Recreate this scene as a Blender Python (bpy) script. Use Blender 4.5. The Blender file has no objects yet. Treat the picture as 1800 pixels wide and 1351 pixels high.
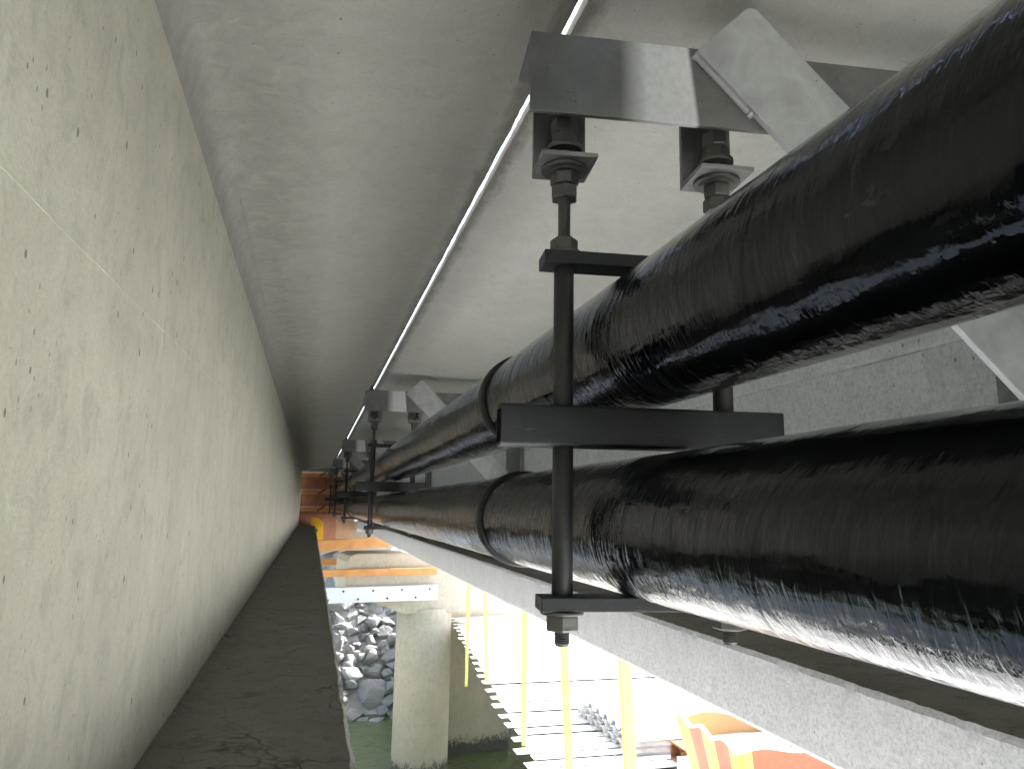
import bpy, bmesh, math, random
from mathutils import Vector, Matrix, noise
random.seed(7)
S = bpy.context.scene
COL = S.collection

# ------------------------------------------------------------------ camera
# world axes: +Y runs along the bridge (direction of the pipes), +X to the right, +Z up; eye at the origin
cam = bpy.data.cameras.new('camera'); cam.sensor_width = 36; cam.lens = 26.0
cam.clip_start = 0.02; cam.clip_end = 900
camo = bpy.data.objects.new('camera', cam); COL.objects.link(camo)
rgt = Vector((0.96594773, -0.25819359, 0.01676463))
dwn = Vector((0.05858256, 0.15513621, -0.98615457))
fwd = Vector((0.25201799, 0.95355588, 0.16497911))
camo.matrix_world = Matrix(((rgt.x, -dwn.x, -fwd.x, 0), (rgt.y, -dwn.y, -fwd.y, 0), (rgt.z, -dwn.z, -fwd.z, 0), (0, 0, 0, 1)))
S.camera = camo

# ------------------------------------------------------------------ light
SUN_EL, SUN_AZ = 39.0, 62.0        # azimuth measured from +Y towards +X
w = bpy.data.worlds.new('World'); S.world = w; w.use_nodes = True
nt = w.node_tree; nt.nodes.clear()
sky = nt.nodes.new('ShaderNodeTexSky'); sky.sky_type = 'NISHITA'; sky.sun_disc = False; sky.dust_density = 2.2; sky.air_density = 1.0; sky.ozone_density = 1.0
sky.sun_elevation = math.radians(SUN_EL); sky.sun_rotation = math.radians(SUN_AZ)
bg = nt.nodes.new('ShaderNodeBackground'); bg.inputs[1].default_value = 0.15
wo = nt.nodes.new('ShaderNodeOutputWorld')
nt.links.new(sky.outputs[0], bg.inputs[0]); nt.links.new(bg.outputs[0], wo.inputs[0])
sl = bpy.data.lights.new('sun', 'SUN'); sl.energy = 5.0; sl.angle = math.radians(0.5); sl.color = (1, .975, .94)
so = bpy.data.objects.new('sun', sl); COL.objects.link(so)
e, a = math.radians(SUN_EL), math.radians(SUN_AZ)
so.rotation_euler = Vector((math.sin(a)*math.cos(e), math.cos(a)*math.cos(e), math.sin(e))).to_track_quat('Z', 'Y').to_euler()
so.location = (20, 20, 25)
S.view_settings.view_transform = 'Standard'; S.view_settings.look = 'None'
S.view_settings.exposure = 2.32; S.view_settings.gamma = 1.0; S.view_settings.use_curve_mapping = False
S.cycles.max_bounces = 6; S.cycles.diffuse_bounces = 4; S.cycles.glossy_bounces = 3; S.cycles.transmission_bounces = 2
S.cycles.caustics_reflective = True; S.cycles.blur_glossy = 1.0; S.cycles.caustics_refractive = False
S.cycles.use_adaptive_sampling = True; S.cycles.adaptive_threshold = .05
w.cycles.sampling_method = 'NONE'
S.cycles.sample_clamp_indirect = 8
S.cycles.use_denoising = True

# ------------------------------------------------------------------ materials
class NT:
    def __init__(s, name):
        s.m = bpy.data.materials.new(name); s.m.use_nodes = True
        s.t = s.m.node_tree; s.b = s.t.nodes['Principled BSDF']
    def n(s, typ, **kw):
        nd = s.t.nodes.new('ShaderNode' + typ)
        for k, v in kw.items():
            if k in nd.inputs: nd.inputs[k].default_value = v
            else: setattr(nd, k, v)
        return nd
    def l(s, a, b): s.t.links.new(a, b)
    def coords(s, scale=(1, 1, 1), loc=(0, 0, 0)):
        tc = s.n('TexCoord'); mp = s.n('Mapping')
        mp.inputs['Scale'].default_value = scale; mp.inputs['Location'].default_value = loc
        s.l(tc.outputs['Object'], mp.inputs['Vector']); return mp.outputs[0]
    def noise(s, vec, scale, detail=4, rough=.55, dist=0):
        nd = s.n('TexNoise'); nd.inputs['Scale'].default_value = scale; nd.inputs['Detail'].default_value = detail
        nd.inputs['Roughness'].default_value = rough; nd.inputs['Distortion'].default_value = dist
        s.l(vec, nd.inputs['Vector']); return nd.outputs['Fac']
    def ramp(s, fac, stops):
        nd = s.n('ValToRGB'); el = nd.color_ramp.elements
        while len(el) < len(stops): el.new(.5)
        for e_, (p, c) in zip(el, stops):
            e_.position = p; e_.color = (*(c if hasattr(c, '__len__') else (c, c, c)), 1)
        s.l(fac, nd.inputs[0]); return nd.outputs[0]
    def mix(s, fac, a, b, typ='MIX'):
        nd = s.n('Mix', data_type='RGBA', blend_type=typ)
        for v, i in ((fac, 0), (a, 6), (b, 7)):
            if hasattr(v, 'links') or hasattr(v, 'is_linked'): s.l(v, nd.inputs[i])
            elif i == 0: nd.inputs[0].default_value = v
            else: nd.inputs[i].default_value = (*v, 1)
        return nd.outputs[2]
    def math(s, op, a, b=0.0, clamp=False):
        nd = s.n('Math', operation=op); nd.use_clamp = clamp
        for v, i in ((a, 0), (b, 1)):
            if hasattr(v, 'is_linked'): s.l(v, nd.inputs[i])
            else: nd.inputs[i].default_value = v
        return nd.outputs[0]
    def bump(s, h, strength=.5, dist=.01, prev=None):
        nd = s.n('Bump'); nd.inputs['Strength'].default_value = strength; nd.inputs['Distance'].default_value = dist
        s.l(h, nd.inputs['Height'])
        if prev is not None: s.l(prev, nd.inputs['Normal'])
        return nd.outputs[0]
    def out(s, color=None, rough=None, metal=None, normal=None, **kw):
        for nm, v in (('Base Color', color), ('Roughness', rough), ('Metallic', metal)):
            if v is None: continue
            if hasattr(v, 'is_linked'): s.l(v, s.b.inputs[nm])
            elif nm == 'Base Color': s.b.inputs[nm].default_value = (*v, 1)
            else: s.b.inputs[nm].default_value = v
        if normal is not None: s.l(normal, s.b.inputs['Normal'])
        for k, v in kw.items(): s.b.inputs[k.replace('_', ' ')].default_value = v
        return s.m

def concrete(name, c1, c2, c3, pits=1.0, grain=1.0, streak=0.0, plane='yz', stain_x=None, wet_z=None, dark_x=None, mott=.5, cracks=0.0, fs=105):
    t = NT(name); v = t.coords()
    big = t.noise(v, 1.7, 5, .68, .5)
    col = t.mix(t.ramp(big, [(.3, 0), (.7, 1)]), c1, c2)
    mid = t.noise(t.coords((1, 1, .75)), 11, 6, .72, .8)
    col = t.mix(t.math('MULTIPLY', t.ramp(mid, [(.5, 0), (.68, 1)]), mott), col, c3)
    col = t.mix(t.math('MULTIPLY', t.ramp(mid, [(.30, 1), (.44, 0)]), mott*.7), col, tuple(min(1, x*1.14) for x in c2))
    fine = t.noise(v, fs, 3, .8)
    col = t.mix(t.math('MULTIPLY', t.ramp(fine, [(.45, 0), (.68, 1)]), .42*grain), col, tuple(x*.6 for x in c1))
    if streak:      # short wash marks down the form face
        st = t.noise(t.coords((22, 22, 3.0)), 1, 4, .65, .6)
        col = t.mix(t.math('MULTIPLY', t.ramp(st, [(.54, 0), (.74, 1)]), streak), col, tuple(x*.72 for x in c3))
    # bug holes: small pits left by air against the form
    sx0 = t.n('SeparateXYZ'); t.l(v, sx0.inputs[0]); cb = t.n('CombineXYZ')
    ia, ib = {'yz': (1, 2), 'xy': (0, 1)}[plane]
    def pitset(sa, sb, size, thr):
        cb = t.n('CombineXYZ')
        t.l(t.math('MULTIPLY', sx0.outputs[ia], sa), cb.inputs[0]); t.l(t.math('MULTIPLY', sx0.outputs[ib], sb), cb.inputs[1])
        vo = t.n('TexVoronoi', feature='F1', voronoi_dimensions='2D'); vo.inputs['Scale'].default_value = 1.0
        t.l(cb.outputs[0], vo.inputs['Vector'])
        sep = t.n('SeparateXYZ'); t.l(vo.outputs['Color'], sep.inputs[0])
        return t.math('LESS_THAN', vo.outputs['Distance'], t.math('MULTIPLY', t.ramp(sep.outputs[0], [(thr, 0), (1, 1)]), size*pits))
    pit = pitset(13, 8, .105, .78) if plane == 'yz' else pitset(8, 8, .055, .7)
    clus = t.ramp(t.noise(v, 4.3, 2), [(.5, 0), (.62, 1)])
    pit = t.math('MAXIMUM', pit, t.math('MULTIPLY', t.math('MULTIPLY', pitset(37, 21, .16, .62), .75), clus))
    col = t.mix(t.math('MULTIPLY', pit, .68), col, (.06, .056, .048))
    hgt = t.math('SUBTRACT', t.math('ADD', t.math('MULTIPLY', fine, .45*grain), t.math('MULTIPLY', mid, .5)), t.math('MULTIPLY', pit, .9))
    if cracks:
        dv = t.n('TexVoronoi', feature='DISTANCE_TO_EDGE'); dv.inputs['Scale'].default_value = 1.6
        wv = t.n('VectorMath', operation='MULTIPLY_ADD'); nz = t.n('TexNoise'); nz.inputs['Scale'].default_value = 3.5; nz.inputs['Detail'].default_value = 5
        t.l(v, nz.inputs['Vector']); t.l(nz.outputs['Color'], wv.inputs[0]); wv.inputs[1].default_value = (.5, .5, .5); t.l(v, wv.inputs[2]); t.l(wv.outputs[0], dv.inputs['Vector'])
        ck = t.ramp(dv.outputs['Distance'], [(.004, 1), (.016, 0)])
        ck = t.math('MULTIPLY', ck, t.ramp(big, [(.45, 0), (.6, 1)]))
        col = t.mix(t.math('MULTIPLY', ck, cracks), col, (.04, .037, .03)); hgt = t.math('SUBTRACT', hgt, ck)
    if stain_x is not None:      # dirty run-off along the joint edge
        d = t.math('ABSOLUTE', t.math('SUBTRACT', sx0.outputs[0], stain_x))
        d = t.math('ADD', d, t.math('MULTIPLY', t.math('SUBTRACT', t.noise(t.coords((4, 1.6, 4)), 3, 4, .75), .5), .12))
        col = t.mix(t.math('MULTIPLY', t.ramp(d, [(.03, 1), (.085, 0)]), .65), col, (.12, .105, .08))
    if dark_x is not None:      # darker, blotchy concrete towards the haunch
        d2 = t.math('ADD', sx0.outputs[0], t.math('MULTIPLY', t.math('SUBTRACT', big, .5), .2))
        k2 = t.ramp(t.math('ADD', t.math('MULTIPLY', t.math('SUBTRACT', d2, dark_x), 2.2), .5), [(.2, 1), (.8, 0)])
        k2 = t.math('MULTIPLY', k2, t.ramp(mid, [(.3, .6), (.62, 1)]))
        col = t.mix(t.math('MULTIPLY', k2, .8), col, (.235, .228, .20))
    if wet_z is not None:
        sx = t.n('SeparateXYZ'); t.l(t.n('NewGeometry').outputs['Position'], sx.inputs[0])
        z = t.math('ADD', sx.outputs[2], t.math('MULTIPLY', t.math('SUBTRACT', mid, .5), .9))
        col = t.mix(t.math('MULTIPLY', t.ramp(t.math('ADD', t.math('MULTIPLY', t.math('SUBTRACT', z, wet_z), .3), .2), [(.2, 1), (.75, 0)]), .5), col, (.20, .195, .115))
        col = t.mix(t.ramp(t.math('ADD', t.math('MULTIPLY', t.math('SUBTRACT', z, wet_z), 1.6), .5), [(.35, 1), (.65, 0)]), col, (.055, .056, .04))
    return t.out(col, .9, 0, t.bump(hgt, .6, .005))

M = {}
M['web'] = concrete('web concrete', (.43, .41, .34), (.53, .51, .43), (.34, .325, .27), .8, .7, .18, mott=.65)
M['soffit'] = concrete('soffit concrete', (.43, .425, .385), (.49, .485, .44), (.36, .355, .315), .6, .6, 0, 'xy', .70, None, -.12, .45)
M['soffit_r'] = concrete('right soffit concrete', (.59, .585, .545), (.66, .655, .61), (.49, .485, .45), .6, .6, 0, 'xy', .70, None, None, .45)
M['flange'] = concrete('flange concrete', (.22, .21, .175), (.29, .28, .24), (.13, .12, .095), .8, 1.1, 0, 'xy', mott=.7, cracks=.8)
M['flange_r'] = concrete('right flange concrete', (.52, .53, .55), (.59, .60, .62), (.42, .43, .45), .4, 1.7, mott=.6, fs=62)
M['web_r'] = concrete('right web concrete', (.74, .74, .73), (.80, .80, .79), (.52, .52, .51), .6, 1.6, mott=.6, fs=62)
M['pier'] = concrete('pier concrete', (.46, .40, .31), (.55, .485, .385), (.31, .275, .21), .5, .8, .3, wet_z=-6.25)
M['seam'] = NT('form seam mortar').out((.42, .39, .34), .95)

def galv(name, base, rough, lit_patch=False, met=.75):
    t = NT(name); v = t.coords()
    n1 = t.noise(v, 7, 5, .6, .6); n2 = t.noise(v, 60, 3, .6)
    col = t.mix(t.ramp(n1, [(.35, 0), (.65, 1)]), tuple(x*.78 for x in base), tuple(min(1, x*1.12) for x in base))
    vo = t.n('TexVoronoi'); vo.inputs['Scale'].default_value = 45; t.l(v, vo.inputs['Vector'])
    sv = t.n('SeparateXYZ'); t.l(vo.outputs['Color'], sv.inputs[0])
    col = t.mix(t.math('MULTIPLY', sv.outputs[0], .22), col, tuple(x*.8 for x in base))
    spots = t.noise(v, 75, 1, .5)
    col = t.mix(t.math('MULTIPLY', t.ramp(spots, [(.76, 0), (.79, 1)]), .7), col, (.06, .06, .055))
    r = t.math('ADD', t.math('MULTIPLY', n1, .25), rough-.12)
    if lit_patch:   # patch of light on the bracket face, painted into the colour
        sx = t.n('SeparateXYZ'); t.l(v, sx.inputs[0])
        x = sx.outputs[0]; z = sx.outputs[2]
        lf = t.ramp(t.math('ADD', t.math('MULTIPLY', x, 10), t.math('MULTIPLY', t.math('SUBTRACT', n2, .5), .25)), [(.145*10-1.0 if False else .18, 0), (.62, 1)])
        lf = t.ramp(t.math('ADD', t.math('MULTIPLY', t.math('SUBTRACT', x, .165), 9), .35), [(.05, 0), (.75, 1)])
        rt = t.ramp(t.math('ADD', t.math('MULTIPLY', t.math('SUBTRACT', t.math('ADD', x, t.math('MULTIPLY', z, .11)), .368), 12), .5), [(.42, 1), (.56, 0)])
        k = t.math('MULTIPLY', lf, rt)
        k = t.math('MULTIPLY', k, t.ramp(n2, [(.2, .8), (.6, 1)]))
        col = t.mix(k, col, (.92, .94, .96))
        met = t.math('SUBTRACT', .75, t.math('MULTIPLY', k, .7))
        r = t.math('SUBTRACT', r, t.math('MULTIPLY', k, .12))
    h = t.math('ADD', n2, t.math('MULTIPLY', vo.outputs['Distance'], .6))
    return t.out(col, r, met, t.bump(h, .35, .002))
M['galv'] = galv('galvanised steel', (.33, .335, .33), .45)
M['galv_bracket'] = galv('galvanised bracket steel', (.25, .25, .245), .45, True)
M['galv_brace'] = galv('galvanised brace steel', (.56, .575, .58), .5, False, .3)
M['nut'] = galv('dull galvanised bolt steel', (.17, .17, .155), .45)
def paint(name, c, rough=.45, wear=.25, wc=None):
    t = NT(name); v = t.coords()
    n1 = t.noise(v, 14, 6, .7, .5); n2 = t.noise(t.coords((3, 30, 30)), 4, 4, .7)
    col = t.mix(t.math('MULTIPLY', t.ramp(n1, [(.55, 0), (.78, 1)]), wear), c, wc or tuple(min(1, x*2.2+.03) for x in c))
    r = t.math('ADD', t.math('MULTIPLY', n2, .22), rough-.1)
    sc = t.noise(t.coords((7, 7, 160)), 1, 3, .7, .4)
    col = t.mix(t.math('MULTIPLY', t.math('MULTIPLY', t.ramp(sc, [(.66, 0), (.72, 1)]), t.ramp(n1, [(.42, 0), (.56, 1)])), wear*1.4), col, wc or (.16, .16, .155))
    return t.out(col, r, 0, t.bump(n1, .15, .002))
M['black_steel'] = paint('black painted steel', (.016, .018, .021), .42, .35)
M['sleeve'] = paint('dark grey sleeve', (.028, .029, .030), .5, .4)
M['white_steel'] = paint('white painted steel', (.72, .73, .74), .5, .3, (.45, .42, .38))
M['yellow'] = paint('yellow strap paint', (.76, .67, .19), .5, .95, (.24, .10, .02))
M['yellow_jack'] = paint('yellow enamel', (.82, .44, .01), .45, .35, (.5, .25, .02))
M['rust'] = paint('rusty steel', (.20, .085, .035), .85, .9, (.34, .15, .06))
M['dark_steel'] = paint('dark strut steel', (.03, .026, .024), .7, .3)
M['orange_bin'] = paint('red orange bin plastic', (.66, .12, .055), .4, .5, (.70, .24, .10))
M['yellow_bin'] = paint('yellow bin plastic', (.80, .47, .10), .4, .5, (.80, .62, .30))
M['inner_bin'] = paint('faded bin lining', (.66, .44, .20), .5, .5, (.5, .40, .32))
M['pale_bin'] = paint('pale bin rim', (.85, .80, .70), .45, .3)
M['zinc_sheet'] = galv('corrugated zinc sheet', (.66, .66, .67), .45, False, .15)

def wood(name, c, c2, along='x', rough=.8):
    t = NT(name)
    sc = {'x': (1.2, 16, 16), 'y': (16, 1.2, 16), 'z': (16, 16, 1.2)}[along]
    g = t.noise(t.coords(sc), 2.0, 6, .65, .6); b_ = t.noise(t.coords(), 2.5, 3)
    col = t.mix(t.ramp(g, [(.35, 0), (.65, 1)]), c, c2)
    col = t.mix(t.math('MULTIPLY', t.ramp(b_, [(.45, 0), (.75, 1)]), .5), col, tuple(x*.6 for x in c))
    oi = t.n('ObjectInfo')
    col = t.mix(t.math('MULTIPLY', oi.outputs['Random'], .25), col, tuple(x*.7 for x in c2))
    return t.out(col, rough, 0, t.bump(g, .4, .004))
M['plank'] = wood('pale weathered planks', (.68, .68, .67), (.78, .78, .77))
M['orange_wood'] = wood('orange form timber', (.62, .27, .09), (.70, .36, .14))
M['brown_ply'] = wood('brown form plywood', (.30, .13, .07), (.40, .19, .10), 'z')
M['red_ply'] = wood('reddish form plywood', (.50, .22, .13), (.58, .29, .18), 'z')
M['tan_ply'] = wood('tan form plywood', (.58, .36, .22), (.64, .42, .28), 'z')
M['shade_sheet'] = NT('added under-deck shade sheet').out((.05, .05, .05), .95)  # near-black, stands in for the shade inside the plank gaps
M['grey_wood'] = wood('weathered board', (.085, .06, .047), (.14, .105, .085))

def pipe_mat(name, seed, dust, amp):
    t = NT(name); v = t.coords()
    sx = t.n('SeparateXYZ'); t.l(v, sx.inputs[0])
    ang = t.math('ARCTAN2', sx.outputs[2], t.math('MULTIPLY', sx.outputs[0], -1))
    def cyl(sy, sa, slant=0.0, off=0.0):
        cb = t.n('CombineXYZ')
        y_ = t.math('ADD', sx.outputs[1], t.math('MULTIPLY', ang, slant))
        t.l(t.math('MULTIPLY', y_, sy), cb.inputs[0]); t.l(t.math('MULTIPLY', ang, sa), cb.inputs[1])
        cb.inputs[2].default_value = seed + off
        return cb.outputs[0]
    f1 = t.noise(cyl(48, 3.0, .05), 1, 3, .6, .6)        # short ripples round the tape wrap
    f2 = t.noise(cyl(11, .9, .05, 3), 1, 3, .5, .5)       # wider wrinkles
    f3 = t.noise(cyl(3.2, 2.2, .02, 6), 1, 3, .5)         # soft dents
    f4 = t.noise(cyl(95, 5, .05, 9), 1, 2, .5)
    ka = t.ramp(t.math('ADD', t.math('MULTIPLY', sx.outputs[1], .5), t.math('MULTIPLY', f3, .3)), [(.95, amp), (1.2, 1)])
    h = t.math('ADD', t.math('MULTIPLY', t.math('MULTIPLY', f1, ka), .62), t.math('ADD', t.math('MULTIPLY', f2, 1.0), t.math('MULTIPLY', f3, 1.2)))
    h = t.math('ADD', h, t.math('MULTIPLY', f4, .05))
    # overlap step of the spiral wrap
    fr = t.math('FRACT', t.math('ADD', t.math('MULTIPLY', sx.outputs[1], 1.9), t.math('MULTIPLY', ang, .159155)))
    h = t.math('ADD', h, t.math('MULTIPLY', t.ramp(fr, [(.0, 0), (.02, 1)]), .28))
    h = t.math('MULTIPLY', h, t.ramp(t.math('ADD', t.math('MULTIPLY', sx.outputs[2], 2.4), .5), [(.55, 1), (.85, .3)]))
    d1 = t.noise(cyl(9, 5, .03, 12), 1, 5, .7)
    d2 = t.noise(cyl(1.6, .6, 0, 15), 1, 2)
    up = t.ramp(t.math('ADD', t.math('MULTIPLY', sx.outputs[2], 2.2), .5), [(.35, .15), (.75, 1)])
    dd = t.math('MULTIPLY', t.math('MULTIPLY', t.ramp(d1, [(.575, 0), (.68, 1)]), t.ramp(d2, [(.47, 0), (.60, 1)])), t.math('MULTIPLY', up, dust))
    col = t.mix(dd, (.003, .0037, .005), (.12, .098, .055))
    film = t.ramp(t.noise(cyl(5, 2.5, .02, 20), 1, 5, .6), [(.4, 0), (.75, 1)])
    col = t.mix(t.math('MULTIPLY', film, .5), col, (.008, .0085, .0085))
    r = t.math('ADD', t.math('ADD', .075, t.math('MULTIPLY', film, .11)), t.math('MULTIPLY', dd, .4))
    return t.out(col, r, 0, t.bump(h, 1.0, .0065), IOR=1.42, Specular_Tint=(.88, .95, 1.0, 1))
M['pipe_up'] = pipe_mat('black wrapped pipe coating', 1.3, 1.0, .5)
M['pipe_lo'] = pipe_mat('black wrapped lower pipe coating', 8.7, .7, .6)
M['band'] = paint('black rubber band', (.010, .010, .011), .38, .2)

def rockmat():
    t = NT('riprap stone'); v = t.coords(); oi = t.n('ObjectInfo')
    n1 = t.noise(v, 2.4, 6, .65, .5); n2 = t.noise(v, 14, 4, .7)
    col = t.mix(t.ramp(n1, [(.3, 0), (.7, 1)]), (.13, .13, .132), (.33, .328, .32))
    col = t.mix(t.math('MULTIPLY', oi.outputs['Random'], .55), col, (.36, .355, .33))
    col = t.mix(t.math('MULTIPLY', t.ramp(n2, [(.5, 0), (.7, 1)]), .35), col, (.10, .10, .105))
    return t.out(col, .85, 0, t.bump(t.math('ADD', n1, t.math('MULTIPLY', n2, .4)), .7, .06))
M['rock'] = rockmat()
t = NT('river water'); v = t.coords((1, 1, 1))
M['water'] = t.out((.12, .155, .07), .06, 0, t.bump(t.math('ADD', t.noise(v, 1.6, 4, .6, .4), t.math('MULTIPLY', t.noise(v, 7, 3), .25)), .35, .12), IOR=1.33)
t = NT('bank ground'); v = t.coords()
g1 = t.noise(v, .35, 6, .65); g2 = t.noise(v, 6, 5, .7)
gc = t.mix(t.ramp(g1, [(.4, 0), (.6, 1)]), (.50, .48, .43), (.58, .56, .51))
gc = t.mix(t.math('MULTIPLY', t.ramp(g2, [(.45, 0), (.7, 1)]), .4), gc, (.36, .34, .30))
M['ground'] = t.out(gc, .95, 0, t.bump(g2, .6, .05))
t = NT('tree leaves'); oi = t.n('ObjectInfo'); v = t.coords()
lc = t.mix(t.noise(v, .8, 3), (.035, .075, .018), (.09, .15, .035))
M['leaf'] = t.out(lc, .6)
M['bark'] = NT('bark').out((.11, .085, .06), .9)

# ------------------------------------------------------------------ mesh helpers
class MB:
    def __init__(s): s.v = []; s.f = []; s.m = []
    def add(s, vs, fs, mi=0):
        o = len(s.v); s.v += [tuple(p) for p in vs]; s.f += [tuple(i+o for i in q) for q in fs]; s.m += [mi]*len(fs); return s
    def box(s, x0, x1, y0, y1, z0, z1, mi=0):
        return s.add([(x0,y0,z0),(x1,y0,z0),(x1,y1,z0),(x0,y1,z0),(x0,y0,z1),(x1,y0,z1),(x1,y1,z1),(x0,y1,z1)],
                     [(0,3,2,1),(4,5,6,7),(0,1,5,4),(1,2,6,5),(2,3,7,6),(3,0,4,7)], mi)
    def prism(s, poly, axis, a, b, mi=0):
        """polygon (two coords) extruded along an axis; poly order (x,z) for y, (x,y) for z, (y,z) for x"""
        n = len(poly)
        def P(p, c): return {'y': (p[0], c, p[1]), 'z': (p[0], p[1], c), 'x': (c, p[0], p[1])}[axis]
        vs = [P(p, a) for p in poly] + [P(p, b) for p in poly]
        fs = [tuple(range(n))[::-1], tuple(range(n, 2*n))] + [(i, (i+1) % n, n+(i+1) % n, n+i) for i in range(n)]
        return s.add(vs, fs, mi)
    def lathe(s, prof, cx=0, cy=0, seg=20, mi=0, caps=True):
        """profile of (r,z) revolved about a vertical axis"""
        vs = []; fs = []
        for r, z in prof:
            vs += [(cx+r*math.cos(6.2831853*k/seg), cy+r*math.sin(6.2831853*k/seg), z) for k in range(seg)]
        for i in range(len(prof)-1):
            fs += [(i*seg+k, i*seg+(k+1) % seg, (i+1)*seg+(k+1) % seg, (i+1)*seg+k) for k in range(seg)]
        if caps:
            fs.append(tuple(range(seg))[::-1]); fs.append(tuple(range((len(prof)-1)*seg, len(prof)*seg)))
        return s.add(vs, fs, mi)
    def bar(s, p, q, w_, h_, up=(0, 0, 1), mi=0):
        p, q = Vector(p), Vector(q); d = (q-p).normalized(); sd = d.cross(Vector(up)).normalized(); u = sd.cross(d)
        vs = []
        for c in (p, q):
            for a_, b_ in ((-1,-1),(1,-1),(1,1),(-1,1)): vs.append(c+sd*a_*w_/2+u*b_*h_/2)
        return s.add(vs, [(0,3,2,1),(4,5,6,7),(0,1,5,4),(1,2,6,5),(2,3,7,6),(3,0,4,7)], mi)
    def obj(s, name, mats, parent=None, smooth=None, bevel=0, loc=None, bseg=2):
        me = bpy.data.meshes.new(name); me.from_pydata(s.v, [], s.f)
        if not isinstance(mats, (list, tuple)): mats = [mats]
        for m_ in mats: me.materials.append(M[m_])
        if len(mats) > 1: me.polygons.foreach_set('material_index', s.m)
        bm = bmesh.new(); bm.from_mesh(me); bmesh.ops.recalc_face_normals(bm, faces=bm.faces)
        if bevel:
            ed = [e_ for e_ in bm.edges if e_.is_manifold and e_.calc_face_angle(0) > .6]
            bmesh.ops.bevel(bm, geom=ed, offset=bevel, segments=bseg, affect='EDGES', profile=.6, clamp_overlap=True)
        bm.to_mesh(me); bm.free()
        if smooth is not None:
            me.polygons.foreach_set('use_smooth', [True]*len(me.polygons))
            me.set_sharp_from_angle(angle=math.radians(smooth))
        o = bpy.data.objects.new(name, me); COL.objects.link(o)
        if parent: o.parent = parent
        if loc: o.location = loc
        return o

def tag(o, label=None, cat=None, group=None, kind=None):
    for k, v_ in (('label', label), ('category', cat), ('group', group), ('kind', kind)):
        if v_: o[k] = v_
    return o
def empty(name, loc=(0, 0, 0), rz=0):
    o = bpy.data.objects.new(name, None); o.empty_display_size = .1; COL.objects.link(o)
    o.location = loc; o.rotation_euler.z = rz; return o
def copy_tree(o, parent=None):
    c = o.copy(); COL.objects.link(c)
    for k in ('label', 'group', 'category'):
        if k in o: c[k] = o[k]
    if parent: c.parent = parent
    for ch in list(o.children): copy_tree(ch, c)
    return c

# ------------------------------------------------------------------ girders
YS = []
y = -7.0
while y < 30.0:
    YS.append(y); y += (.35 if y < .8 else .022 if y < 6 else .06 if y < 12 else .25)
YS.append(30.0)
def sweep(name, prof, mat, parent, rag=(), amp=.006, alt=(), seed=0):
    """(x,z) profile swept along the bridge; the vertices listed in rag wander like a cast concrete arris"""
    mb = MB(); n = len(prof)
    for y in YS:
        for i, (x, z) in enumerate(prof):
            if i in rag:
                p = Vector((seed+i*3.1, y*5, 0)); q = Vector((seed+i*3.1, y*26, 4))
                k = noise.noise(p)*.9 + noise.noise(q)*.8
                x += amp*k; z += amp*.6*noise.noise(q+Vector((5, 0, 0)))
            mb.v.append((x, y, z))
    for j in range(len(YS)-1):
        for i in range(n):
            mb.f.append((j*n+i, j*n+(i+1) % n, (j+1)*n+(i+1) % n, (j+1)*n+i)); mb.m.append(1 if i in alt else 0)
    mb.f.append(tuple(range(n))[::-1]); mb.f.append(tuple(range((len(YS)-1)*n, len(YS)*n))); mb.m += [0, 0]
    return mb.obj(name, mat, parent, smooth=28)
WX = -.44
gl = empty('concrete_girder', (0, 0, 0))
tag(gl, 'long beige concrete bridge girder filling the left side, with dark bottom ledge', 'girder', 'bridge girders')
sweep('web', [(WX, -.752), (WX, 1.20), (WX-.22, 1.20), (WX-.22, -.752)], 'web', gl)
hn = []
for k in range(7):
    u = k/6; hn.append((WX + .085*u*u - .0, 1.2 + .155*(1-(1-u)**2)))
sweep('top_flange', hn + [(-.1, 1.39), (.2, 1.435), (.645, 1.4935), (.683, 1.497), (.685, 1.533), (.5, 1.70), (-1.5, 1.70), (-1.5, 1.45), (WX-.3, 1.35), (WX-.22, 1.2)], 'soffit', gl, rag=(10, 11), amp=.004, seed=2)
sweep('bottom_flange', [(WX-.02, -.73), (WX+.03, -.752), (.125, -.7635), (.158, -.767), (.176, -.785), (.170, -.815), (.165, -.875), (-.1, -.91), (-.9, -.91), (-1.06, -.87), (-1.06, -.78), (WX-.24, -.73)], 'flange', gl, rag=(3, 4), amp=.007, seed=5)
mb = MB()          # fin of mortar where two form panels met
pts = []
N = 150
for k in range(N):
    y = .75 + (11-.75)*(k/(N-1))**1.6
    z = .445 + .11*min(1, (y-1)/3.5) + .006*noise.noise((y*2.3, 1, 0))
    d = .0018*(0.3+abs(noise.noise((y*9, 3, 1))))*2
    hgt = .0014 + .003*abs(noise.noise((y*7, 8, 2)))
    pts.append((y, z, d, hgt))
for y, z, d, hgt in pts: mb.v += [(WX-.002, y, z-hgt), (WX+d, y, z), (WX-.002, y, z+hgt)]
for k in range(N-1):
    for i in range(2): mb.f.append((k*3+i, k*3+i+1, k*3+i+4, k*3+i+3)); mb.m.append(0)
mb.obj('form_seam', 'web', gl)
mb = MB()
for k in range(N):
    y = 3.3 + 12*(k/(N-1)); x = -.385 + .004*noise.noise((y, 0, 3)); z = 1.335
    mb.v += [(x-.003, y, z-.001), (x, y, z-.004*(.3+abs(noise.noise((y*6, 2, 2))))), (x+.003, y, z+.002)]
for k in range(N-1):
    for i in range(2): mb.f.append((k*3+i, k*3+i+1, k*3+i+4, k*3+i+3)); mb.m.append(0)
mb.obj('form_seam', 'soffit', gl)

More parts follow.
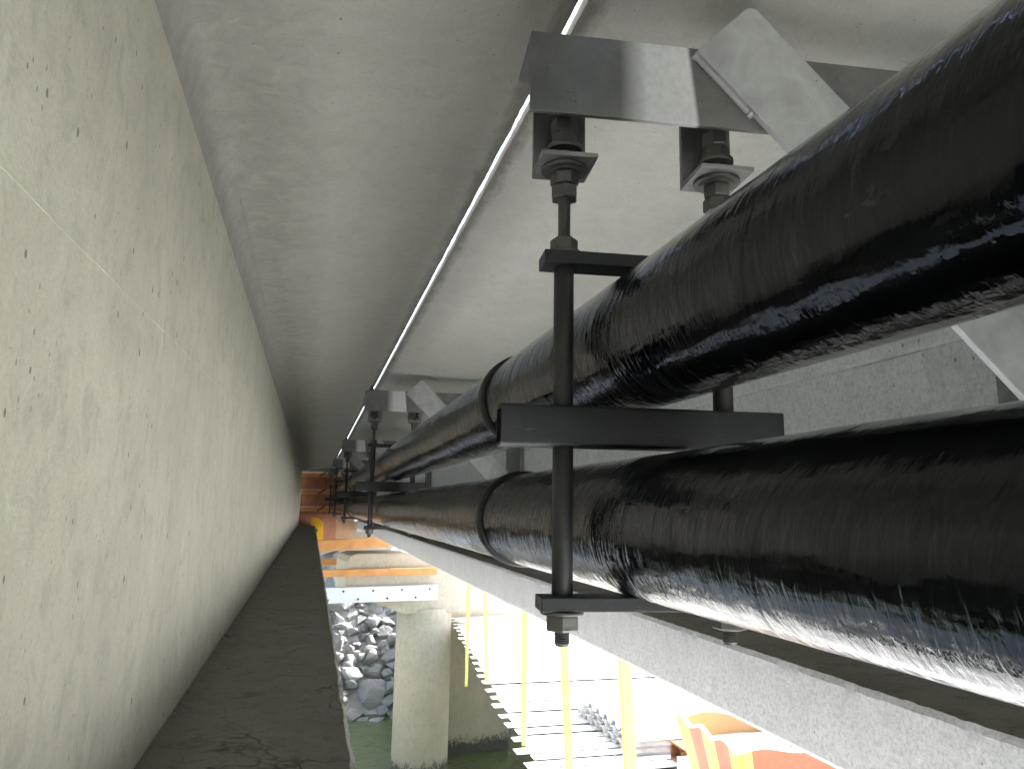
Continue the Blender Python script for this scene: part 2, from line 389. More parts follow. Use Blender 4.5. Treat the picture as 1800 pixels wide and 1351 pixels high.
RX = 2.25
gr = empty('concrete_girder', (0, 0, 0))
tag(gr, 'pale grey concrete bridge girder behind the black pipes on the right', 'girder', 'bridge girders')
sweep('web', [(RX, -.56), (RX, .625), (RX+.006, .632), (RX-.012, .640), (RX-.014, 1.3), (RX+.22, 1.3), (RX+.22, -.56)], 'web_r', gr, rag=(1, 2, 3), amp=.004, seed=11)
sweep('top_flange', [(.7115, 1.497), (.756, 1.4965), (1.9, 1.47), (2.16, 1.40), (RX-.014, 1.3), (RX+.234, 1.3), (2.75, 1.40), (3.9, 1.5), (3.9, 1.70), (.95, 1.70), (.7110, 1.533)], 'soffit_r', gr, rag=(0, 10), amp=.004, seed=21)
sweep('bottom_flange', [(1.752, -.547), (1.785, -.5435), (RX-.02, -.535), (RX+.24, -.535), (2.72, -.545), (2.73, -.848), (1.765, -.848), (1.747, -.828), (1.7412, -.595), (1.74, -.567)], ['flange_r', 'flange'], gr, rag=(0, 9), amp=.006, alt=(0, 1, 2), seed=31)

# ------------------------------------------------------------------ pipes
def pipe(name, cx, cz, r, mat, label, seed):
    mb = MB(); seg = 112
    ys = []; y = -1.6
    while y < 29.6: ys.append(y); y += .03 if y < 5 else (.08 if y < 10 else .3)
    for y in ys:
        for k in range(seg):
            a_ = 6.2831853*k/seg
            d = .0026*noise.noise((y*1.6, math.cos(a_)*1.2+seed, math.sin(a_)*1.2)) + .0012*noise.noise((y*7, math.cos(a_)*2+seed, math.sin(a_)*2))
            rr = r + d - .001
            mb.v.append((rr*math.cos(a_), y, rr*math.sin(a_)))
    for j in range(len(ys)-1):
        for k in range(seg): mb.f.append((j*seg+k, j*seg+(k+1) % seg, (j+1)*seg+(k+1) % seg, (j+1)*seg+k))
    mb.f.append(tuple(range(seg))); mb.f.append(tuple(range((len(ys)-1)*seg, len(ys)*seg)))
    mb.m = [0]*len(mb.f)
    root = mb.obj(name, mat, None, smooth=60, loc=(cx, 0, cz))
    tag(root, label, 'pipe', 'black pipes hung under the bridge')
    mb = MB(); prof = [(r-.004, -.034), (r+.007, -.033), (r+.013, -.026), (r+.0135, -.006), (r+.010, -.002), (r+.010, .002), (r+.0135, .006), (r+.013, .026), (r+.007, .033), (r-.004, .034)]
    for rr, yy in prof:
        for k in range(96):
            a_ = 6.2831853*k/96; q = rr + .0008*noise.noise((math.cos(a_)*4, math.sin(a_)*4, seed))
            mb.v.append((q*math.cos(a_), yy, q*math.sin(a_)))
    for j in range(len(prof)-1):
        for k in range(96): mb.f.append((j*96+k, j*96+(k+1) % 96, (j+1)*96+(k+1) % 96, (j+1)*96+k)); mb.m.append(0)
    b = mb.obj('joint_band', 'band', root, smooth=40, loc=(0, 3.07, 0))
    c = b.copy(); COL.objects.link(c); c.parent = root; c.location = (0, 15.6, 0)
    return root
PX, PR = .868, .1865
pipe('water_pipe', PX, .462, PR, 'pipe_up', 'glossy black wrapped pipe, the upper of the two', 1.0)
pipe('water_pipe', PX, -.042, PR, 'pipe_lo', 'glossy black wrapped pipe, the lower of the two', 4.0)

# ------------------------------------------------------------------ hangers and brackets
SK = math.radians(-6.5)
SPAN = 6.62
RS = .452            # rod spacing
def hexnut(mb, cx, cy, z0, z1, r, rot=0.0):
    c = .12*(z1-z0)
    def ring(rr, z): return [(cx+rr*math.cos(rot+math.pi/3*k), cy+rr*math.sin(rot+math.pi/3*k), z) for k in range(6)]
    vs = ring(r*.93, z0)+ring(r, z0+c)+ring(r, z1-c)+ring(r*.93, z1)
    fs = [tuple(range(6))[::-1], tuple(range(18, 24))]
    for j in range(3): fs += [(j*6+k, j*6+(k+1) % 6, (j+1)*6+(k+1) % 6, (j+1)*6+k) for k in range(6)]
    mb.add(vs, fs)
def thread(r, z0, z1, pitch=.0055):
    prof = [(r*.86, z0)]; z = z0+.002
    while z < z1-pitch:
        prof += [(r*.86, z), (r, z+pitch*.4), (r, z+pitch*.55)]; z += pitch
    prof.append((r*.86, z1)); return prof
def make_hanger():
    root = empty('pipe_hanger', (.634, 1.86, -.25), SK)
    Z = .25         # local z = world z + .25
    for j, cx in enumerate((0, RS)):
        mb = MB(); mb.lathe([(.0165, -.342+Z)]+thread(.0205, -.339+Z, -.25+Z)+[(.0150, -.239+Z), (.0150, .654+Z)]+thread(.0175, .655+Z, 1.105+Z), cx, 0, 18)
        rod = mb.obj('threaded_rod', 'nut', root, smooth=50)
        for q, (z0, z1, r) in enumerate(((-.304, -.2645, .0455), (.702, .737, .0385), (.853, .892, .040), (.894, .931, .040), (1.012, 1.048, .039), (1.050, 1.092, .039))):
            mb = MB(); hexnut(mb, cx, 0, z0+Z, z1+Z, r, .35+.5*q+j*.3); mb.obj('nut', 'nut', rod, bevel=.0012)
        for z0, z1, r in ((-.2635, -.2545, .056), (.692, .7015, .046), (.9315, .9365, .050), (.937, .9465, .066), (.998, 1.0115, .05)):
            mb = MB(); mb.lathe([(r-.001, z0+Z), (r, z0+.0015+Z), (r, z1-.0015+Z), (r-.001, z1+Z)], cx, 0, 28); mb.obj('washer', 'nut', rod, smooth=40)
        for z0, z1 in ((-.218, .162), (.2695, .655)):
            mb = MB(); mb.lathe([(.0265, z0+Z), (.0275, z0+.002+Z), (.0275, z1-.002+Z), (.0265, z1+Z)], cx, 0, 28); mb.obj('sleeve', 'sleeve', root, smooth=40)
    mb = MB(); mb.box(-.062, RS+.075, -.047, .047, .6555+Z, .6915+Z); mb.obj('top_bar', 'black_steel', root, bevel=.003)
    mb = MB(); mb.box(-.062, RS+.075, -.047, .047, -.254+Z, -.2185+Z); mb.obj('bottom_bar', 'black_steel', root, bevel=.003)
    # hollow square tube with rounded corners, open at both ends
    mb = MB(); n = 4; R = []; 
    def rr(hw, hh, rad):
        out = []
        for cx, cz, a0 in ((hw-rad, hh-rad, 0), (-hw+rad, hh-rad, 90), (-hw+rad, -hh+rad, 180), (hw-rad, -hh+rad, 270)):
            for k in range(n+1):
                a_ = math.radians(a0+90*k/n); out.append((cx+rad*math.cos(a_), cz+rad*math.sin(a_)))
        return out
    o_, i_ = rr(.05, .0535, .008), rr(.042, .0455, .003); c = len(o_); cz = .2155+Z
    for x in (-.172, RS+.15):
        for pr in (o_, i_): mb.v += [(x, p[0], cz+p[1]) for p in pr]
    for k in range(c):
        k2 = (k+1) % c
        mb.f += [(k, k2, 2*c+k2, 2*c+k), (c+k, 3*c+k, 3*c+k2, c+k2), (k, c+k, c+k2, k2), (2*c+k, 2*c+k2, 3*c+k2, 3*c+k)]
    mb.m = [0]*len(mb.f); mb.obj('square_tube', 'black_steel', root, smooth=35)
    return root
def make_bracket():
    root = empty('support_bracket', (.634, 1.86, .95), SK)
    Z = -.95
    L = 1.60
    prof = [(-.11, 1.055), (-.11, 1.288), (.11, 1.288), (.11, 1.268), (-.082, 1.268), (-.09, 1.26), (-.09, 1.06), (-.094, 1.055)]
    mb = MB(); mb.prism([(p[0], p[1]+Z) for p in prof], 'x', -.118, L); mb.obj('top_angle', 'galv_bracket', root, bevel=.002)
    for cx in (0, RS):
        pr = [(-.082, .9475), (-.082, .9605), (.055, .9655), (.064, .975), (.067, 1.2675), (.082, 1.2675), (.082, .9475)]
        mb = MB(); mb.prism([(p[0], p[1]+Z) for p in pr], 'x', cx-.079, cx+.077); mb.obj('clip_angle', 'galv', root, bevel=.002)
    # diagonal brace: plate with a rounded top corner lying on the front of the angle
    d = Vector((.70, -.714)); p = Vector((.714, .70)); A = Vector((.347, 1.266+Z)); W = .234; LB = 1.80
    poly = [A]; 
    for k in range(6):
        a_ = math.radians(15*k+7.5); poly.append(A + p*(W-.03+.03*math.sin(a_)) + d*(.03-.03*math.cos(a_)))
    end = A+p*W+d*LB; poly += [A+p*W+d*(LB-.21), A+d*LB]
    mb = MB(); mb.prism([(q.x, q.y) for q in poly], 'y', -.134, -.1105)
    mb.obj('diagonal_brace', 'galv_brace', root, bevel=.0025)
    mb = MB(); n = 60      # weld bead along the lower edge of the brace
    for k in range(n):
        u = k/(n-1); c = A + d*(.0 + .24*u) - p*.002
        r = .010*(.75+.35*abs(noise.noise((u*30, 1, 4)))) * (1.5 if (k < 3 or k > n-5) else 1)
        for q in range(8):
            a_ = 6.2831853*q/8; off = -p*(r*math.cos(a_))
            mb.v.append((c.x+off.x, -.113 + r*math.sin(a_)*1.2, c.y+off.y))
    for k in range(n-1):
        for q in range(8): mb.f.append((k*8+q, k*8+(q+1) % 8, (k+1)*8+(q+1) % 8, (k+1)*8+q)); mb.m.append(0)
    mb.f += [tuple(range(8)), tuple(range((n-1)*8, n*8))]; mb.m += [0, 0]
    mb.obj('weld_bead', 'galv_brace', root, smooth=60)
    # plate standing against the right girder, turned back square to it
    mb = MB(); c_, s_ = math.cos(-SK), math.sin(-SK)
    x0 = (RX-.016-.634); pts = [(x0-.024, -.55), (x0, -.55), (x0, .10), (x0-.024, .10)]
    pts = [(x*c_-y_*s_, x*s_+y_*c_) for x, y_ in pts]
    mb.prism(pts, 'z', -.25+Z, 1.30+Z); mb.obj('wall_plate', 'galv', root, bevel=.002)
    for cx in (-.045, .42):
        mb = MB(); hexnut(mb, cx, .0, 1.288+Z, 1.318+Z, .034, .4); mb.lathe([(.016, 1.318+Z), (.0165, 1.352+Z), (.014, 1.356+Z)], cx, 0, 14); mb.obj('anchor_bolt', 'nut', root)
    return root
NAMES = ['nearest the camera', 'second along the pipes from the camera', 'third along the pipes from the camera', 'fourth along the pipes from the camera', 'farthest away by the plywood wall']
hg = make_hanger(); bk = make_bracket()
for k in range(5):
    h_ = hg if k == 0 else copy_tree(hg); b_ = bk if k == 0 else copy_tree(bk)
    h_.location.y = b_.location.y = 1.86 + SPAN*k - (.45 if k == 4 else 0)
    tag(h_, 'black twin-rod trapeze hanger carrying both pipes, '+NAMES[k], 'pipe hanger', 'trapeze hangers')
    tag(b_, 'galvanised steel angle bracket with diagonal brace above hanger, '+NAMES[k], 'bracket', 'galvanised brackets')

# ------------------------------------------------------------------ ground and water
def gz(x, y):
    z = -8.6 + .5*noise.noise((x*.05, y*.05, 0))
    def up(z_, d, slope, top): return max(z_, min(top, -8.6 + max(0, d)*slope))
    z = up(z, y-23.3, .9, -1.75) if True else z
    z = up(z, -x-6.5, .55, -3.0+.05*max(0, -x-17)); z = up(z, x-45, .5, -2.5)
    z = up(z, -y-40, .5, -2)
    if z > -8: z += .25*noise.noise((x*.4, y*.4, 2)) if y < 30 or abs(x) > 8 else 0
    return z
mb = MB()
def axis_pts(lo, hi, core_lo, core_hi, step):
    out = []; c = core_lo
    while c <= core_hi: out.append(c); c += step
    s_ = step; a_ = core_lo
    while a_ > lo: s_ *= 1.25; a_ -= s_; out.insert(0, max(a_, lo))
    s_ = step; a_ = core_hi
    while a_ < hi: s_ *= 1.25; a_ += s_; out.append(min(a_, hi))
    return out
gxs = axis_pts(-420, 420, -30, 14, 1.0); gys = axis_pts(-420, 420, -20, 40, 1.0)
for yy in gys:
    for xx in gxs: mb.v.append((xx, yy, gz(xx, yy)))
nx = len(gxs)
for j in range(len(gys)-1):
    for i in range(nx-1): mb.f.append((j*nx+i, j*nx+i+1, (j+1)*nx+i+1, (j+1)*nx+i)); mb.m.append(0)
tag(mb.obj('ground', 'ground', None, smooth=180), 'pale earth river banks and bed', None, None, 'structure')
mb = MB(); mb.add([(-420,-420,-6.6),(420,-420,-6.6),(420,420,-6.6),(-420,420,-6.6)], [(0,1,2,3)])
tag(mb.obj('water', 'water'), 'murky green river water under the bridge', None, None, 'structure')

# ------------------------------------------------------------------ rocks
def rock_mesh(i):
    bm = bmesh.new(); bmesh.ops.create_icosphere(bm, subdivisions=3, radius=.5)
    rnd = random.Random(100+i)
    planes = []
    for k in range(9):
        n_ = Vector((rnd.gauss(0, 1), rnd.gauss(0, 1), rnd.gauss(0, 1))).normalized(); planes.append((n_, rnd.uniform(.22, .38)))
    for v_ in bm.verts:
        p_ = v_.co.copy()
        for n_, d_ in planes:
            k = p_.dot(n_)-d_
            if k > 0: p_ -= n_*k
        p_ += p_.normalized()*0.018*noise.noise(p_*5+Vector((i*7, 0, 0)))
        v_.co = p_
    me = bpy.data.meshes.new('boulder'); bm.to_mesh(me); bm.free(); me.materials.append(M['rock'])
    me.polygons.foreach_set('use_smooth', [True]*len(me.polygons)); me.set_sharp_from_angle(angle=math.radians(14))
    return me
RM = [rock_mesh(i) for i in range(14)]
def rock(x, y, z, s_, label, k):
    o = bpy.data.objects.new('boulder', RM[k % 14]); COL.objects.link(o); o.location = (x, y, z)
    rn = random.Random(k*13+5)
    o.rotation_euler = (rn.uniform(-.5, .5), rn.uniform(-.5, .5), rn.uniform(0, 6.28)); o.scale = (s_*rn.uniform(1.0, 1.45), s_*rn.uniform(.9, 1.2), s_*rn.uniform(.72, 1.0))
    tag(o, label, 'boulder', 'riprap boulders on the bank'); return o
big = [(1.05, 27.9, -3.0, 1.35, 'largest pale boulder under the white beam beside the dark ledge'), (.75, 29.2, -2.1, 1.2, 'pale boulder behind the white beam at the ledge edge'),
       (2.25, 26.0, -6.05, 1.25, 'wide bluish boulder at the waterline left of the round column'), (2.3, 29.4, -2.5, 1.0, 'tan boulder just under the white beam'),
       (1.0, 26.6, -4.6, .85, 'squarish grey boulder against the dark ledge halfway down the bank'), (1.6, 25.2, -6.55, .9, 'mossy boulder half under the green water')]
for i, b_ in enumerate(big): rock(*b_, i)
rn = random.Random(3); k = 20
for row in range(26):
    yy = 24.3 + row*.287; zz = -7.15 + row*.222
    xx = .0 + rn.uniform(0, .4)
    while xx < 3.9:
        s_ = rn.uniform(.36, .62) if rn.random() < .75 else rn.uniform(.62, .9)
        if not any(math.dist((xx, yy, zz), b_[:3]) < b_[3]*.5 for b_ in big):
            rock(xx, yy+rn.uniform(-.12, .12), zz+rn.uniform(-.14, .14), s_, ['grey angular riprap boulder near the waterline left of the round column', 'grey angular riprap boulder halfway up the bank left of the column', 'grey angular riprap boulder high on the bank just under the white beam'][min(2, row//9)], k); k += 1
        xx += s_*rn.uniform(.75, 1.0)

# ------------------------------------------------------------------ pier
PZ = math.radians(9)
pr = empty('bridge_pier', (3.0, 19.9, -6.6), PZ)
tag(pr, 'beige concrete pier with round column and hammerhead cap standing in water', 'pier')
Z = 6.6
mb = MB(); mb.lathe([(.71, -2.6), (.71, -2.62+Z), (.70, -2.55+Z)], 0, 0, 56); mb.obj('column', 'pier', pr, smooth=40)
mb = MB(); mb.prism([(-2.2, -2.3+Z), (-1.63, -2.3+Z), (-.7, -2.66+Z), (.7, -2.66+Z), (1.8, -2.45+Z), (1.8, -1.16+Z), (-1.96, -1.16+Z), (-2.12, -1.22+Z), (-2.2, -1.36+Z)], 'y', -.6, .75)
mb.obj('cap', 'pier', pr, bevel=.03)
mb = MB(); mb.box(.35, 2.9, .95, 1.9, -2.6, -2.35+Z); mb.obj('rear_wall', 'pier', pr, bevel=.05)

def timber(name, p, q, w_, h_, mat, label, cat, group=None, bev=.008):
    p, q = Vector(p), Vector(q); c = p.copy()
    mb = MB(); mb.bar(p-c, q-c, w_, h_); o = mb.obj(name, mat, None, bevel=bev, loc=c)
    return tag(o, label, cat, group)
timber('timber_beam', (-1.3, 18.60, -1.62), (3.16, 19.15, -1.60), .12, .17, 'orange_wood', 'orange timber beam running across the front of the pier cap', 'timber', 'orange timber beams')
timber('timber_beam', (-1.3, 20.9, -1.52), (2.2, 21.3, -1.50), .12, .17, 'orange_wood', 'short orange timber beam emerging behind the pier cap end', 'timber', 'orange timber beams')
timber('timber_beam', (-1.5, 25.6, -1.40), (2.75, 27.1, -1.25), .16, .34, 'orange_wood', 'long orange timber beam under the plywood wall beyond the pier', 'timber', 'orange timber beams')
timber('timber_post', (3.36, 18.75, -2.38), (3.36, 18.75, -1.55), .14, .10, 'orange_wood', 'small upright timber post at the end of the white steel beam', 'timber')
st = empty('steel_channel', (-1.4, 18.35, -2.30), math.radians(9)); tag(st, 'white painted steel channel beam with bolt heads along the pier cap', 'steel beam')
mb = MB(); mb.prism([(0, 0), (.16, 0), (.16, .025), (.025, .025), (.025, .335), (.22, .335), (.22, .36), (0, .36)], 'x', 0, 4.66); mb.obj('web', 'white_steel', st, bevel=.004)
for i in range(13):
    mb = MB(); zc = .27 if i % 2 == 0 else .08; xc = .12+i*.36
    mb.add([(xc+.026*math.cos(math.pi/3*k), yy, zc+.026*math.sin(math.pi/3*k)) for yy in (0, -.022) for k in range(6)],
           [(6,7,8,9,10,11)]+[(k, (k+1) % 6, 6+(k+1) % 6, 6+k) for k in range(6)]); mb.obj('bolt_head', 'dark_steel', st)

# ------------------------------------------------------------------ abutment formwork at the far end
fw = empty('formwork_wall', (.5, 30.3, -.4)); tag(fw, 'rust brown plywood form wall with tan timber walers closing the far end', 'formwork')
ox, oz = .5, -.4
for z0, z1 in ((1.26, 1.62), (.58, 1.13), (-.08, .45), (-.5, -.20)):
    for i in range(4):
        mb = MB(); mb.box(-1.3+i*.9-ox, -1.3+i*.9+.885-ox, 0, .03, z0-oz, z1-oz); mb.obj('panel', 'dark_steel' if z0 > 1.2 else 'brown_ply', fw)  # top row coloured dark to paint in the shaded gap there
for z in (1.19, .52, -.14):
    for dz, m_ in ((.055, 'tan_ply'), (-.055, 'orange_wood')):
        mb = MB(); mb.box(-1.3-ox, 2.25-ox, -.16, .0, z+dz-.05-oz, z+dz+.045-oz); mb.obj('waler', m_, fw, bevel=.006)
    for x in (.35, 1.3):
        mb = MB(); mb.bar((x-.13-ox, -.20, z-.09-oz), (x+.13-ox, -.20, z+.10-oz), .04, .045); mb.obj('strut', 'dark_steel', fw)
mb = MB(); mb.box(-1.4-ox, 3.9-ox, .04, .25, -.55-oz, 2.0-oz); mb.obj('backing', 'dark_steel', fw)
ab = empty('plywood_screen', (1.0, 29.9, -1.7)); tag(ab, 'reddish and tan plywood panel standing under the brown form wall', 'formwork')
for x0, x1, m_ in ((-1.4, -.1, 'red_ply'), (-.1, .42, 'red_ply'), (.42, .96, 'red_ply'), (.965, 1.66, 'tan_ply')):
    mb = MB(); mb.box(x0-1.0, x1-1.0-.006, -.02+(.01 if m_ == 'tan_ply' else 0), .06, 0, 1.35); mb.obj('panel', m_, ab)
mb = MB(); mb.box(-6, 3.2, 30.6, 32.5, -7, -.6); tag(mb.obj('abutment', 'pier', None), 'concrete abutment behind the far form wall', 'abutment')
mb = MB(); mb.box(-.17, .17, -.3, .3, 0, .38); tag(mb.obj('bearing_block', 'flange_r', None, bevel=.02, loc=(1.9, 29.6, -.98)), 'small grey concrete bearing block at the far end of the right girder', 'bearing block')
yj = empty('yellow_jack', (.23, 29.2, -1.5)); tag(yj, 'bright yellow steel form jack at the far end of the dark ledge', 'form jack')
mb = MB(); mb.prism([(-.22, .72), (-.22, 1.03), (.05, 1.0), (.24, .86), (.24, 0), (.02, 0), (-.03, .62)], 'y', -.08, .08); mb.obj('arm', 'yellow_jack', yj, bevel=.01)
mb = MB(); mb.lathe([(.05, .50), (.05, .62)], -.02, -.1, 12); mb.obj('knob', 'dark_steel', yj)

# ------------------------------------------------------------------ work platform
wp = empty('work_platform', (6, 18, -3.2)); tag(wp, 'sunlit white plank scaffold deck below the right girder', 'platform')
def edge(y): return 2.634 + (y-8.888)*.1034
y = -6.0; i = 0
pm = {}
while y < 40:
    wd = random.choice((.24, .27, .30, .27))
    near = y < 7.2
    x0 = (.75 if near else edge(y)) + (.11 if i % 2 else -.02) + random.uniform(-.03, .03); x1 = 11.5 + random.uniform(-.1, .1)
    key = (wd, i % 7, near)
    if key not in pm:
        mb = MB(); L = x1-x0; mb.box(0, L, 0, wd-(.045 if i % 3 else .09), .031, .045); o = mb.obj('plank', 'plank', wp, bevel=.004, bseg=1); pm[key] = o
    else:
        o = pm[key].copy(); COL.objects.link(o); o.parent = wp
    o.location = (x0-6, y-18, .15 + (.012 if i % 5 == 2 else 0) + random.uniform(-.003, .003))
    y += wd; i += 1
y = -6.0; i = 0
lw = empty('bounce_walkway', (0, 12, -3.2)); tag(lw, 'added unseen plank walkway bouncing light up below the left girder', 'walkway')  # plank strip added out of view to bounce sunlight onto the ceiling
wm = None
while y < 29.3:
    if wm is None:
        mb = MB(); mb.box(0, 1.42, 0, .282, 0, .045); o = wm = mb.obj('plank', 'plank', lw, bevel=.004, bseg=1)  # plank of the added bounce walkway
    else:
        o = wm.copy(); COL.objects.link(o); o.parent = lw
    o.location = (-.95 + random.uniform(-.03, .03), y-12, .15); y += .285
for xx in (-.8, .25):
    mb = MB(); mb.box(xx-.05, xx+.05, -18, 17.4, -.05, .146); mb.obj('joist', 'white_steel', lw)
for xx in (1.1, 4.2, 7.2, 10.2):
    mb = MB(); mb.box(-.06, .06, -16.8, 22, -.08, .145); mb.obj('joist', 'white_steel', wp, loc=(xx if xx > 2 else 0.4, 0, 0)) if xx > 2 else None
mb = MB(); n = 0
for yy in range(0, 34):
    y0 = 7.3 + yy*.96
    mb.v += [(edge(y0)+.22-6, y0-18, .165), (11.3-6, y0-18, .165)]
    if yy: mb.f.append((2*yy-2, 2*yy-1, 2*yy+1, 2*yy)); mb.m.append(0)
sh = mb.obj('shade_sheet', 'shade_sheet', wp); md = sh.modifiers.new('s', 'SOLIDIFY'); md.thickness = .004  # added layer: darkens the plank gaps and keeps sun stripes off the water
def strap(x0, y0, z0, x1, y1, z1, wd, label):
    mb = MB(); mb.bar((0, 0, 0), (x1-x0, y1-y0, z1-z0), wd, wd*.55, (0, 1, 0))
    o = mb.obj('hanging_strap', 'yellow', None, loc=(x0, y0, z0), bevel=.006)
    tag(o, label, 'strap', 'yellow straps hanging to the platform')
strap(2.69, 12.9, -.82, 2.72, 13.0, -3.0, .050, 'farthest yellow strap, nearest the pier column')
strap(2.68, 11.65, -.82, 3.12, 13.2, -3.0, .058, 'second farthest yellow strap hanging to the white deck')
strap(2.68, 9.35, -.82, 2.82, 9.75, -3.0, .068, 'rust streaked yellow strap left of the nearest hanger nut')
strap(2.68, 7.9, -.82, 2.9, 8.2, -3.0, .080, 'yellow strap directly below the nearest left hanger nut')
strap(2.68, 6.25, -.82, 2.9, 6.5, -3.0, .105, 'widest yellow strap, nearest the orange bin')

# corrugated sheets
cs = empty('corrugated_sheet_stack', (4.0, 10.0, -3.0)); tag(cs, 'low stack of corrugated metal sheets lying on the white deck', 'sheet stack')
for q in range(3):
    mb = MB(); prof = []
    for k in range(7):
        y0 = -.95+k*.29
        prof += [(y0, 0), (y0+.06, 0), (y0+.10, .075), (y0+.19, .075), (y0+.23, 0)]
    n = len(prof); xe = .04*q
    for x in (xe, 2.1+xe):
        mb.v += [(x, p[0]+.02*q, p[1]) for p in prof] + [(x, p[0]+.02*q, p[1]+.006) for p in prof]
    for k in range(n-1):
        mb.f += [(k, k+1, 2*n+k+1, 2*n+k), (n+k, 3*n+k, 3*n+k+1, n+k+1), (k, n+k, n+k+1, k+1), (2*n+k, 2*n+k+1, 3*n+k+1, 3*n+k)]
    mb.m = [0]*len(mb.f); mb.obj('sheet', 'zinc_sheet', cs, loc=(0, 0, .005+.075*q))
# rusty channel and pallet
o = empty('rusty_channel', (4.45, 8.6, -3.0)); tag(o, 'short rusty steel channel lying beside the corrugated sheets', 'steel channel')
mb = MB(); mb.prism([(0, .0), (.3, .0), (.3, .16), (.27, .16), (.27, .03), (.03, .03), (.03, .16), (0, .16)], 'x', 0, 1.6); mb.obj('channel', 'rust', o, bevel=.004)
mb = MB(); mb.box(.02, .5, -.03, .33, .165, .19); mb.obj('cover_plate', 'rust', o, bevel=.003)
pl = empty('pallet', (4.35, 7.6, -3.0)); tag(pl, 'pale timber pallet on the deck beside the orange bin', 'pallet')
for k in range(6):
    mb = MB(); mb.box(0, 1.1, k*.16, k*.16+.13, .11, .135); mb.obj('board', 'plank', pl)
for x in (0.0, .5, 1.0):
    mb = MB(); mb.box(x, x+.09, 0, .93, 0, .1095); mb.obj('bearer', 'plank', pl)

# orange and yellow bin
bn = empty('debris_bin', (4.9, 7.5, -3.0)); tag(bn, 'striped red and yellow open bin of wood debris on the deck', 'bin')
def bin_pt(u, x0, x1, y0, y1, z): return None
top = [(4.19-4.9, 6.87-7.5), (6.9-4.9, 6.87-7.5), (6.9-4.9, 8.2-7.5), (4.19-4.9, 8.2-7.5)]
bot = [(x*.86+.06, y_*.82) for x, y_ in top]
H = .70
def wallpt(i, u, v_):
    a_, b2 = top[i], top[(i+1) % 4]; c_, d_ = bot[i], bot[(i+1) % 4]
    x = (a_[0]*(1-u)+b2[0]*u)*v_ + (c_[0]*(1-u)+d_[0]*u)*(1-v_); y_ = (a_[1]*(1-u)+b2[1]*u)*v_ + (c_[1]*(1-u)+d_[1]*u)*(1-v_)
    return (x, y_, H*v_ + (.03*math.sin(u*19+i*2) if v_ > .9 else 0))
for i in range(4):
    mb = MB(); n = 24
    for k in range(n+1):
        for v_ in (0, .5, 1): mb.v.append(wallpt(i, k/n, v_))
    for k in range(n):
        for j in range(2):
            mb.f.append((k*3+j, k*3+j+1, (k+1)*3+j+1, (k+1)*3+j))
            mb.m.append((0 if (k//5) % 2 else 1) if i == 3 else (2 if i in (1, 2) else (0 if k > 0 else 1)))
    o = mb.obj('side_panel', ['orange_bin', 'yellow_bin', 'inner_bin'], bn); md = o.modifiers.new('s', 'SOLIDIFY'); md.thickness = .02; md.offset = 0
    mb = MB()
    for k in range(n+1):
        x, y_, z = wallpt(i, k/n, 1); mb.v += [(x*1.03, y_*1.045, z+.012), (x*.985, y_*.97, z+.012), (x*.985, y_*.97, z-.02), (x*1.03, y_*1.045, z-.02)]
    for k in range(n):
        for j in range(4): mb.f.append((k*4+j, k*4+(j+1) % 4, (k+1)*4+(j+1) % 4, (k+1)*4+j)); mb.m.append(0)
    mb.obj('rim', 'pale_bin', bn)
mb = MB(); mb.add([(x, y_, .05) for x, y_ in bot], [(0, 1, 2, 3)]); mb.obj('floor', 'orange_bin', bn)
for k, (p, q, wd, hh) in enumerate((((4.75, 7.1, -2.40), (5.6, 7.95, -2.28), .22, .05), ((4.9, 7.9, -2.55), (6.2, 7.2, -2.45), .25, .05), ((5.2, 7.3, -2.36), (6.5, 7.5, -2.42), .18, .05), ((4.5, 7.6, -2.6), (6.4, 7.7, -2.6), .9, .2))):
    timber('debris_board', p, q, wd, hh, 'grey_wood', ['weathered offcut board sticking up at the near end of the bin', 'broad weathered board lying across the bin debris', 'weathered board on top of the bin debris by the girder', 'bottom layer of wood debris filling the bin'][k], 'board', 'boards in the bin')

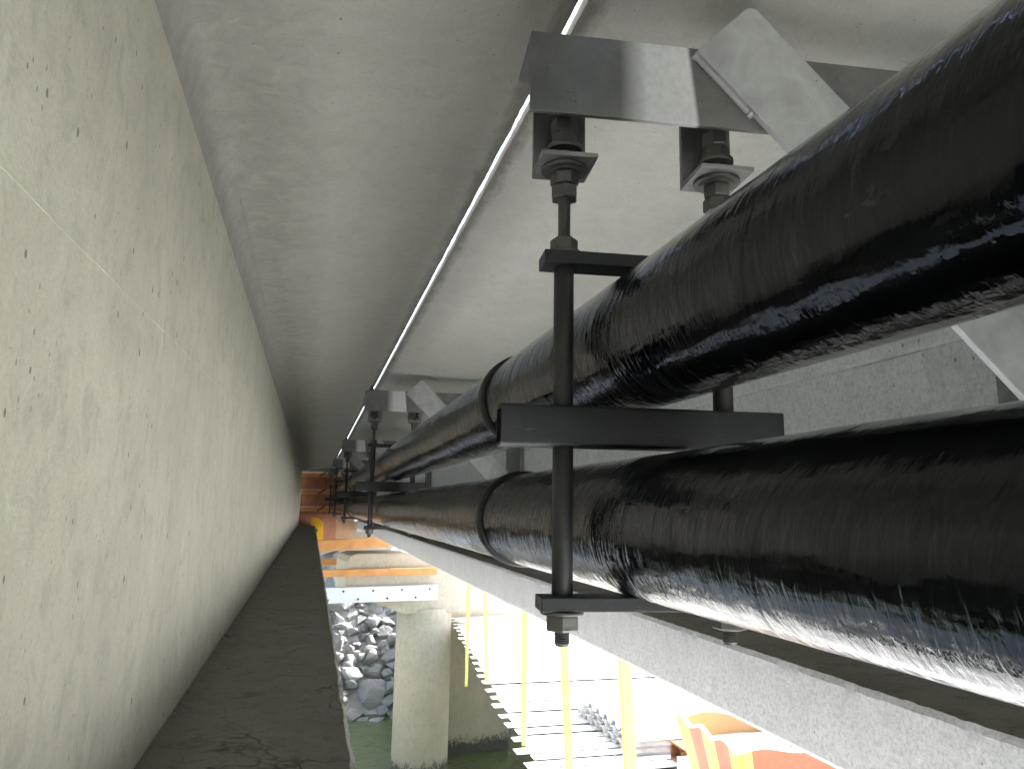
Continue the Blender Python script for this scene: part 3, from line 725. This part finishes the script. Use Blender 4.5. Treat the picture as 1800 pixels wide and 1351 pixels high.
# ------------------------------------------------------------------ trees on the left bank (seen mirrored in the lower pipe)
def tree(x, y, h, r, label, seed):
    rn = random.Random(seed); z0 = gz(x, y)-.1
    root = empty('shore_tree', (x, y, z0)); tag(root, label, 'tree', 'trees along the left bank')
    mb = MB(); mb.lathe([(.05*h*.6, 0), (.035*h*.6, h*.3), (.02*h*.6, h*.65), (.004*h, h*.92)], 0, 0, 8)
    for k in range(7):
        a_ = rn.uniform(0, 6.28); zz = h*rn.uniform(.3, .65)
        mb.bar((0, 0, zz), (math.cos(a_)*r*.7, math.sin(a_)*r*.7, zz+h*.18), .012*h, .012*h)
    mb.obj('trunk', 'bark', root)
    mb = MB()
    clumps = []
    for k in range(26):
        a_ = rn.uniform(0, 6.28); zz = rn.uniform(.22, .97); rad = r*math.sin(math.pi*min(1, .15+zz*.85))**.6*rn.uniform(.35, 1)
        clumps.append((math.cos(a_)*rad, math.sin(a_)*rad, h*zz, r*rn.uniform(.2, .38)))
    for cx, cy, cz, cr in clumps:
        for k in range(110):
            d_ = Vector((rn.gauss(0, 1), rn.gauss(0, 1), rn.gauss(0, .8))).normalized()*cr*rn.uniform(.5, 1)
            c = Vector((cx, cy, cz))+d_; s_ = rn.uniform(.10, .2)
            u_ = Vector((rn.gauss(0, 1), rn.gauss(0, 1), rn.gauss(0, .6))).normalized(); w_ = u_.orthogonal().normalized()
            mb.add([c-u_*s_, c+w_*s_*.6, c+u_*s_, c-w_*s_*.6], [(0, 1, 2, 3)])
    mb.obj('crown', 'leaf', root)
for k, (x, y, h, r) in enumerate(((-20, 4, 8, 3.2), (-22, -3, 9.5, 3.6), (-21, 11, 7.5, 3), (-26, 18, 10, 4), (-19, 20, 6, 2.6), (-27, 7, 11, 4.2), (-22, -12, 9, 3.6), (-25, 28, 9, 3.6))):
    tree(x, y, h, r, ['leafy tree on the left bank opposite the nearest hanger', 'broad tree on the left bank just behind the camera', 'rounded green tree on the left bank beyond the nearest hanger', 'tall spreading tree on the left bank level with the pier', 'smallest low tree at the left bank edge near the pier', 'tallest tree set back on the left bank', 'rearmost tree on the left bank behind the camera', 'farthest tree on the left bank beyond the abutment'][k], 50+k)
